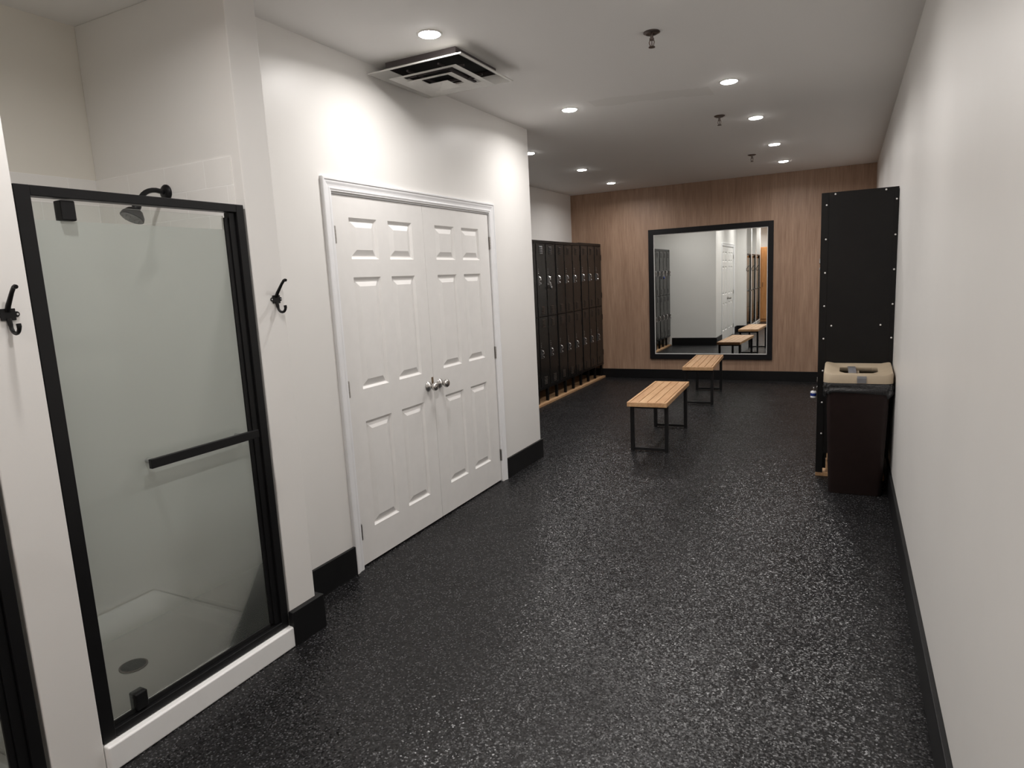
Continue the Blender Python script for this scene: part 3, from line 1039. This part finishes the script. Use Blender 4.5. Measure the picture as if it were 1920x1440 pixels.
obj('duct_shade_plate', boxes((-0.2215, 0.2215, -0.2215, 0.2215, -0.004, -0.0006)), 'dark', vent)  # flat black plate under the ceiling, painting the shade up the duct
for a, z in ((0.215, VD - 0.019), (0.144, VD - 0.028), (0.074, VD - 0.040)):
    bm = bmesh.new()
    square_ring(bm, a, z, a - 0.056, z + 0.011)
    if a < 0.1:
        bm.free()
        bm = bmesh.new()
        base_v = [bm.verts.new((sx * a, sy * a, z)) for sx, sy in ((-1, -1), (1, -1), (1, 1), (-1, 1))]
        mid_v = [bm.verts.new((sx * 0.012, sy * 0.012, z + 0.022)) for sx, sy in ((-1, -1), (1, -1), (1, 1), (-1, 1))]
        for k in range(4):
            j = (k + 1) % 4
            bm.faces.new((base_v[k], base_v[j], mid_v[j], mid_v[k]))
        bm.faces.new(mid_v)
    vn = obj('vane', bm, 'vent_metal', vent)
bm = bmesh.new()
for s in (-1, 1):
    box(bm, s * 0.10 - 0.006, s * 0.10 + 0.006, -0.20, 0.20, VD + 0.004, VD + 0.014)
    box(bm, -0.20, 0.20, s * 0.10 - 0.006, s * 0.10 + 0.006, VD + 0.004, VD + 0.014)
obj('vane_bracket', bm, 'duct', vent)

# ------------------------------------------------------------------ sprinklers
def make_sprinkler(label, loc):
    t = thing('fire_sprinkler', label, 'sprinkler', loc, 0, 'ceiling sprinklers')
    bm = bmesh.new()
    lathe(bm, [(0.041, -0.0005), (0.042, -0.005), (0.030, -0.011), (0.026, -0.008), (0.012, -0.007)], 28)
    obj('escutcheon', bm, 'bronze', t, smooth=True)
    bm = bmesh.new()
    lathe(bm, [(0.0085, -0.006), (0.0085, -0.030), (0.012, -0.031), (0.012, -0.040), (0.007, -0.041)], 14)
    for s in (-1, 1):
        tube(bm, [(s * 0.009, 0, -0.038), (s * 0.013, 0, -0.050), (s * 0.009, 0, -0.064), (0, 0, -0.072)], 0.003, 8)
    tube(bm, [(0, 0, -0.040), (0, 0, -0.070)], 0.003, 8)
    obj('stem', bm, 'bronze', t, smooth=True)
    bm = bmesh.new()
    lathe(bm, [(0.003, -0.069), (0.016, -0.071), (0.017, -0.0745), (0.004, -0.076)], 20)
    obj('deflector', bm, 'bronze', t, smooth=True)
    return t
sp0 = make_sprinkler('bronze ceiling sprinkler nearest the viewer, right of the vent', (-0.919, 3.549, H))
dup(sp0, (-0.940, 5.697, H), label='middle bronze ceiling sprinkler, between the right hand lights')
dup(sp0, (-0.952, 7.833, H), label='farthest bronze ceiling sprinkler, near the wood panelled wall')

# ------------------------------------------------------------------ recessed ceiling lights
def make_light(label, x, y):
    t = thing('ceiling_light', label, 'ceiling light', (x, y, H), 0, 'recessed ceiling lights')
    bm = bmesh.new()
    lathe(bm, [(0.064, -0.0005), (0.064, -0.003), (0.060, -0.0055), (0.054, -0.006), (0.0515, -0.003), (0.0515, -0.001)], 36, cap=False)
    obj('trim_ring', bm, 'white_metal', t, smooth=True)
    bm = bmesh.new()
    lathe(bm, [(0.0513, -0.0008), (0.0513, -0.0065), (0.047, -0.0095), (0.030, -0.0125), (0.012, -0.0135)], 36)
    obj('lens', bm, 'lens', t)
    ld = bpy.data.lights.new('lamp', 'AREA')
    ld.shape = 'DISK'
    ld.size = 0.098
    ld.energy = LAMP_POWER
    ld.color = LAMP_COLOR
    ld.spread = math.radians(162)
    lo = bpy.data.objects.new('lamp', ld)
    COL.objects.link(lo)
    lo.parent = t
    lo.location = (0, 0, -0.0150)
    return t
lamps = [(-1.854, 2.925, 'round recessed ceiling light just before the square vent'),
         (-1.841, 4.740, 'round recessed ceiling light beyond the vent, before the white corner'),
         (-2.792, 6.066, 'ceiling light half hidden by the white corner'),
         (-2.748, 7.399, 'middle ceiling light over the left lockers'),
         (-2.838, 8.739, 'farthest ceiling light over the left lockers, near the wood panelled wall'),
         (-0.719, 4.724, 'largest and nearest ceiling light of the right hand row'),
         (-0.697, 5.957, 'second nearest ceiling light of the right hand row'),
         (-0.681, 7.340, 'third nearest ceiling light of the right hand row'),
         (-0.695, 8.580, 'farthest ceiling light of the right hand row'),
         (-1.850, 1.110, 'ceiling light above the front shower, out of the picture'),
         (-0.700, 3.050, 'ceiling light just above the top edge of the picture, right side'),
         (-1.850, -0.700, 'ceiling light above the last shower, out of the picture'),
         (-0.700, 1.150, 'ceiling light above the viewer on the right side'),
         (-1.250, -1.500, 'added unseen fill light far behind the viewer, in the middle of the room'),  # added fill: brightens the near ceiling and showers by bounce
         (-2.450, -2.300, 'added unseen fill light far behind the viewer, in the left corner'),  # added fill, unseen, for more bounce off the near walls
         (-0.710, -2.300, 'added unseen fill light far behind the viewer, in the right corner')]  # added fill, unseen, lifts the near end of the room
l0 = None
for x, y, lb in lamps:
    if l0 is None:
        l0 = make_light(lb, x, y)
    else:
        dup(l0, (x, y, H), label=lb)

# ------------------------------------------------------------------ wooden cabinet behind the viewer (it shows in the mirror)
cab = thing('wooden_cabinet', 'tall orange-brown wooden cabinet seen only in the mirror', 'cabinet', (-2.15, -1.40, 0))
obj('cabinet_body', boxes((-0.55, 0.55, -0.30, 0.30, 0.0, 2.12)), 'cabinet', cab, 0.003)
for x0, x1 in ((-0.545, -0.003), (0.003, 0.545)):
    d = obj('cabinet_door', boxes((x0, x1, 0.301, 0.322, 0.08, 2.10)), 'cabinet', cab, 0.003)
    s = 1 if x0 < 0 else -1
    bm = bmesh.new()
    xh = -0.05 if x0 < 0 else 0.05
    tube(bm, [(xh, 0.322, 1.0), (xh, 0.345, 1.0), (xh, 0.345, 1.12), (xh, 0.322, 1.12)], 0.005, 8)
    obj('handle', bm, 'steel', d)
